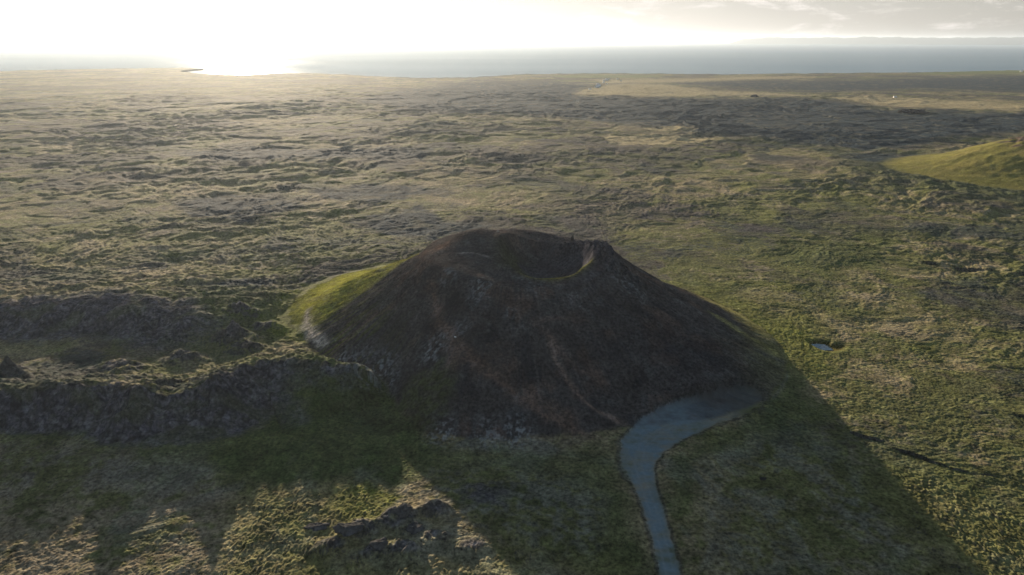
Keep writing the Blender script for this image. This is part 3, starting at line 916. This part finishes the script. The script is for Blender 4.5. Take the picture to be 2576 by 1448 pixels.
def rock(name, loc, size, seed, mat, squash=0.6, subdiv=4, sharp=0.35, sink=0.35, lean=0.0):
    bm = bmesh.new()
    bmesh.ops.create_icosphere(bm, subdivisions=subdiv, radius=1.0)
    r_ = random.Random(seed)
    planes = []
    for _ in range(9):
        v_ = Vector((r_.gauss(0, 1), r_.gauss(0, 1), r_.gauss(0.3, 0.8))).normalized()
        planes.append((v_, r_.uniform(0.55, 0.85)))
    for v in bm.verts:
        p = v.co.copy()
        for n_, d_ in planes:
            e = p.dot(n_) - d_
            if e > 0:
                p -= n_ * e * 0.85
        k1 = float(gn(np.array([p.x * 1.7 + seed]), np.array([p.y * 1.7 + p.z * 1.3]), seed)[0])
        k2 = float(gn(np.array([p.x * 5 + p.z * 3]), np.array([p.y * 5 - p.z * 4 + seed]), seed + 2)[0])
        p *= 1 + sharp * 0.7 * k1 + sharp * 0.35 * k2
        v.co = Vector((p.x * size[0] + lean * max(p.z, 0) * size[2], p.y * size[1], (p.z + 1 - 2 * sink) * size[2]))
    me = bpy.data.meshes.new(name)
    bm.to_mesh(me)
    bm.free()
    me.materials.append(mat)
    o = bpy.data.objects.new(name, me)
    o.location = loc
    col.objects.link(o)
    return o


for i, (px, py, sz, lb, ln) in enumerate((
        (1012, 1288, (3.0, 2.2, 2.3), 'pale grey pointed lava rock at the right end of the mossy foreground outcrops', .5),
        (880, 1330, (4.2, 2.6, 1.3), 'broad low lava rock in the middle of the foreground outcrops', 0),
        (795, 1325, (3.2, 1.8, 1.0), 'dark low lava rock at the left end of the foreground outcrops', .2),
        (955, 1372, (2.4, 1.8, 1.6), 'lava rock with a steep shaded face nearest the bottom edge', .3),
        (1045, 1330, (2.4, 2.0, 1.3), 'low dark lava rock just in front of the pale pointed rock', .1))):
    q_ = on_land(px, py)
    o = rock('lava_outcrop', (q_[0], q_[1], q_[2] - 0.3), sz, 11 + i * 5, M_rock, lean=ln)
    tag(o, lb, 'rock', 'lava outcrops in the foreground')

q_ = on_land(1919, 1207)
tag(rock('boulder', (q_[0], q_[1], q_[2]), (1.0, .7, .55), 41, M_dark), 'dark rounded boulder alone on the shaded moss beside the gravel road', 'boulder')
q_ = on_land(1631, 1027)
tag(rock('boulder', (q_[0], q_[1], q_[2]), (.55, .45, .4), 47, M_rock), 'small pale boulder at the foot of the dark cone above the gravel turning area', 'boulder')
q_ = on_land(1441, 606)
tag(rock('rock_spire', (q_[0], q_[1], q_[2] + .2), (.75, .7, 1.7), 53, M_dark, sink=.25), 'small dark rock spire sticking up from the far crater rim', 'rock')
for px, py, sz, sd, lb in ((1896, 246, (10, 7, 5), 61, 'small dark rocky knoll at the edge of the far straw coloured field'),
                           (2296, 284, (24, 18, 6), 67, 'wide dark rocky mound in the dark ground below the far straw coloured field')):
    x_, y_ = G(px, py)
    tag(rock('rocky_knoll', (x_, y_, zat(x_, y_) - 2), sz, sd, M_dark, sharp=.5), lb, 'knoll')

# summit cairn: stones fused into one pile
q_ = on_land(1252, 584)
bm = bmesh.new()
r_ = random.Random(5)
for k_ in range(16):
    lv_ = k_ // 6
    a0 = r_.uniform(0, 6.28)
    rad_ = (0.42 - 0.14 * lv_) * math.sqrt(r_.random())
    res = bmesh.ops.create_icosphere(bm, subdivisions=1, radius=r_.uniform(.16, .24))
    for v in res['verts']:
        v.co = Vector((v.co.x * 1.3 + rad_ * math.cos(a0), v.co.y + rad_ * math.sin(a0), v.co.z * .8 + .12 + .26 * lv_))
me = bpy.data.meshes.new('cairn')
bm.to_mesh(me)
bm.free()
me.materials.append(land_material('cairn_stone', attr=False, color=(.42, .40, .37, 1), bump=.05, contrast=.2))
o = bpy.data.objects.new('cairn', me)
o.location = (q_[0], q_[1], q_[2])
col.objects.link(o)
tag(o, 'small pale stone cairn on the highest hump of the dark cone', 'cairn')


def plain(name, c, rough=.6, metal=0.0):
    m_ = bpy.data.materials.new(name)
    N_ = NT(m_)
    o_ = N_.add('ShaderNodeOutputMaterial')
    b_ = N_.add('ShaderNodeBsdfPrincipled')
    b_.inputs['Roughness'].default_value = rough
    b_.inputs['Metallic'].default_value = metal
    n_ = N_.add('ShaderNodeTexNoise', i_Scale=3.0, i_Detail=4.0)
    r2_ = N_.add('ShaderNodeMix', data_type='RGBA')
    r2_.inputs[6].default_value = (c[0] * .85, c[1] * .85, c[2] * .85, 1)
    r2_.inputs[7].default_value = (min(1, c[0] * 1.1), min(1, c[1] * 1.1), min(1, c[2] * 1.1), 1)
    N_.link(n_.outputs['Fac'], r2_.inputs[0])
    N_.link(r2_.outputs[2], b_.inputs['Base Color'])
    N_.link(b_.outputs[0], o_.inputs['Surface'])
    return m_


def box_mesh(name, boxes, mat, parent=None):
    bm = bmesh.new()
    for (cx_, cy_, cz_, sx_, sy_, sz_) in boxes:
        r2_ = bmesh.ops.create_cube(bm, size=1.0)
        for v in r2_['verts']:
            v.co = Vector((v.co.x * sx_ + cx_, v.co.y * sy_ + cy_, v.co.z * sz_ + cz_))
    bmesh.ops.bevel(bm, geom=bm.edges[:], offset=min(b_[5] for b_ in boxes) * .04, segments=1, affect='EDGES')
    me = bpy.data.meshes.new(name)
    bm.to_mesh(me)
    bm.free()
    me.materials.append(mat)
    o = bpy.data.objects.new(name, me)
    o.parent = parent
    col.objects.link(o)
    return o


# little sign beside the brown path
q_ = on_land(1145, 853)
sg = bpy.data.objects.new('path_sign', None)
sg.location = q_
sg.rotation_euler = (0, 0, rad(20))
col.objects.link(sg)
tag(sg, 'small white board on a post beside the brown path up the dark cone', 'sign')
box_mesh('post', [(0, 0, .35, .09, .09, .9)], plain('post_wood', (.2, .17, .13)), sg)
bd_ = box_mesh('board', [(0, 0, 0, .85, .05, .42)], plain('white_board', (.8, .8, .78)), sg)
bd_.location = (0, -.08, .8)
bd_.rotation_euler = (rad(-38), rad(18), 0)

# farm buildings in the distance
M_wall = plain('white_wall', (.78, .77, .74))
M_roof = plain('pale_metal_roof', (.62, .63, .64), .35, .6)
M_glass = plain('window_glass', (.05, .06, .08), .15)
M_door = plain('door_paint', (.12, .08, .06))


def make_house():
    r_ = bpy.data.objects.new('farm_building', None)
    col.objects.link(r_)
    box_mesh('wall', [(0, 0, 1.5, 11, 6.5, 3.6)], M_wall, r_)
    bm = bmesh.new()
    pts_ = [(-5.8, -3.6, 3.25), (5.8, -3.6, 3.25), (5.8, 3.6, 3.25), (-5.8, 3.6, 3.25), (-5.8, 0, 5.6), (5.8, 0, 5.6)]
    vv = [bm.verts.new(p) for p in pts_]
    for f_ in ((0, 1, 5, 4), (2, 3, 4, 5), (0, 4, 3), (1, 2, 5), (0, 3, 2, 1)):
        bm.faces.new([vv[k] for k in f_])
    me = bpy.data.meshes.new('roof')
    bm.to_mesh(me)
    bm.free()
    me.materials.append(M_roof)
    o = bpy.data.objects.new('roof', me)
    o.parent = r_
    col.objects.link(o)
    for wx_ in (-3.6, 3.4):
        box_mesh('window', [(wx_, -3.27, 1.9, 1.3, .1, 1.2)], M_glass, r_)
    box_mesh('door', [(0.2, -3.27, 1.25, 1.1, .1, 2.2)], M_door, r_)
    return r_


def copy_house(src):
    c_ = src.copy()
    col.objects.link(c_)
    for ch in list(src.children):
        d_ = ch.copy()
        col.objects.link(d_)
        d_.parent = c_
    return c_


SP_ = 'white speck of a farm building in the scattered hamlet beside the straw coloured field'
H_ = [(1502, 222.6, 1.5, 35, 'largest and brightest white building of the hamlet, at its near end'), (1484, 227, .9, 5, 'lone white building west of the hamlet on the tip of the straw field'),
      (1553, 200.4, .8, 0, 'outlying white building farthest toward the shore from the hamlet'), (2251, 249, .8, -10, 'long white shed by itself on the far straw coloured field'),
      (2569, 181, 1.2, 10, 'white house on the green shore strip at the edge of the sea'),
      (1507, 219.5, 1.1, 40, SP_), (1508, 216.5, .8, 20, SP_), (1503, 214.8, .9, 10, SP_), (1519.5, 204.3, 1, 0, SP_), (1527, 203.7, 1, 30, SP_),
      (1518.5, 208.6, .8, 10, SP_), (1526, 213, .7, 60, SP_), (1525, 200.3, .8, 0, SP_), (1531.5, 200.6, .8, 5, SP_), (1562, 204.8, .7, 20, SP_)]
first = make_house()
for i, (px, py, sc_, rz, lb) in enumerate(H_):
    o = first if i == 0 else copy_house(first)
    x_, y_ = G(px, py, 0)
    o.location = (x_, y_, zat(x_, y_) - .1)
    sc_ *= 0.72
    o.scale = (sc_, sc_, sc_)
    o.rotation_euler = (0, 0, rad(rz))
    tag(o, lb, 'building', 'farm buildings in the distance')


# ------------------------------------------------------------------ haze
hz = bpy.data.materials.new('haze_air')
N = NT(hz)
out = N.add('ShaderNodeOutputMaterial')
pv = N.add('ShaderNodeVolumePrincipled')
pv.inputs['Color'].default_value = (.76, .87, 1.0, 1)
pv.inputs['Density'].default_value = 3.3e-5
pv.inputs['Anisotropy'].default_value = 0.5
N.link(pv.outputs[0], out.inputs['Volume'])
B = 30000.0
zb, zt = -14.0, 240.0
vb = np.array([[sx * B, sy * B, z_] for z_ in (zb, zt) for sx, sy in ((-1, -1), (1, -1), (1, 1), (-1, 1))])
fb = np.array([[0, 3, 2, 1], [4, 5, 6, 7], [0, 1, 5, 4], [1, 2, 6, 5], [2, 3, 7, 6], [3, 0, 4, 7]])
ho = mesh_from('haze', vb, fb, hz, smooth=False)
tag(ho, 'thin sea haze over the whole plain', 'haze', kind='stuff')

# ------------------------------------------------------------------ light
w = bpy.data.worlds.new('World')
sc.world = w
w.use_nodes = True
N = NT(w)
out = N.add('ShaderNodeOutputWorld')
bg = N.add('ShaderNodeBackground')
bg.inputs['Strength'].default_value = 0.055
sky = N.add('ShaderNodeTexSky', sky_type='NISHITA')
sky.sun_disc = False
sky.sun_elevation = SUN_EL
sky.sun_rotation = SUN_AZ
sky.altitude = 200
sky.air_density = 1.0
sky.dust_density = 1.6
sky.ozone_density = 1.0
# thin clouds near the horizon, laid out on the sky dome
tc = N.add('ShaderNodeTexCoord')
mp = N.add('ShaderNodeMapping')
mp.inputs['Scale'].default_value = (11.0, 11.0, 42.0)
N.link(tc.outputs['Generated'], mp.inputs['Vector'])
cn = N.add('ShaderNodeTexNoise', i_Scale=1.0, i_Detail=7.0, i_Roughness=0.62)
cn.inputs['Distortion'].default_value = 0.3
N.link(mp.outputs[0], cn.inputs['Vector'])
cr = N.add('ShaderNodeMapRange', interpolation_type='SMOOTHSTEP')
cr.inputs['From Min'].default_value = 0.50
cr.inputs['From Max'].default_value = 0.68
cr.inputs['To Min'].default_value = 0.0
cr.inputs['To Max'].default_value = 0.7
N.link(cn.outputs['Fac'], cr.inputs['Value'])
mx = N.add('ShaderNodeMix', data_type='RGBA')
N.link(cr.outputs[0], mx.inputs['Factor'])
hsv = N.add('ShaderNodeHueSaturation')
hsv.inputs['Saturation'].default_value = 0.22
hsv.inputs['Value'].default_value = 2.05
# thin cloud veil spreads the glow: brightest part is rolled off
bw = N.add('ShaderNodeRGBToBW')
N.link(sky.outputs[0], bw.inputs[0])
dv = N.add('ShaderNodeMath', operation='MULTIPLY_ADD')
dv.inputs[1].default_value = 1 / 3.5
dv.inputs[2].default_value = 1.0
N.link(bw.outputs[0], dv.inputs[0])
rc_ = N.add('ShaderNodeMath', operation='DIVIDE')
rc_.inputs[0].default_value = 1.0
N.link(dv.outputs[0], rc_.inputs[1])
sv = N.add('ShaderNodeVectorMath', operation='SCALE')
N.link(sky.outputs[0], sv.inputs[0])
N.link(rc_.outputs[0], sv.inputs['Scale'])
N.link(sv.outputs[0], hsv.inputs['Color'])
# the high dome is clearer and bluer than the milky air near the horizon
sx = N.add('ShaderNodeSeparateXYZ')
N.link(tc.outputs['Generated'], sx.inputs[0])
er = N.add('ShaderNodeMapRange', interpolation_type='SMOOTHSTEP')
er.inputs['From Min'].default_value = 0.06
er.inputs['From Max'].default_value = 0.30
N.link(sx.outputs['Z'], er.inputs['Value'])
tint = N.add('ShaderNodeMix', data_type='RGBA', blend_type='MULTIPLY')
tint.inputs[0].default_value = 1.0
N.link(sv.outputs[0], tint.inputs[6])
tint.inputs[7].default_value = (1.16, 1.50, 1.68, 1)
dome = N.add('ShaderNodeMix', data_type='RGBA')
N.link(er.outputs[0], dome.inputs[0])
N.link(hsv.outputs[0], dome.inputs[6])
N.link(tint.outputs[2], dome.inputs[7])
N.link(dome.outputs[2], mx.inputs[6])
N.link(mx.outputs[2], bg.inputs['Color'])
mx.inputs[7].default_value = (9.2, 8.5, 8.1, 1)
N.link(bg.outputs[0], out.inputs['Surface'])

sl = bpy.data.lights.new('sun', 'SUN')
sl.energy = 5.0
sl.angle = rad(0.6)
sl.color = (1.0, 0.82, 0.60)
so = bpy.data.objects.new('sun', sl)
col.objects.link(so)
sdir = Vector((math.sin(SUN_AZ) * math.cos(SUN_EL), math.cos(SUN_AZ) * math.cos(SUN_EL), math.sin(SUN_EL)))
so.rotation_euler = sdir.to_track_quat('Z', 'Y').to_euler()
so.location = (0, 0, 400)

cam = bpy.data.cameras.new('camera')
cam.sensor_width = 36
cam.lens = 36 * FPX / 2576
cam.clip_end = 80000
cam.clip_start = 0.5
co = bpy.data.objects.new('camera', cam)
col.objects.link(co)
co.location = (0, 0, CAM_H)
co.rotation_euler = (math.pi / 2 - PITCH, 0, 0)
sc.camera = co

sc.view_settings.view_transform = 'Standard'
sc.view_settings.look = 'None'
sc.view_settings.exposure = 1.12
sc.view_settings.gamma = 1.0
sc.cycles.volume_bounces = 1
sc.cycles.max_bounces = 4
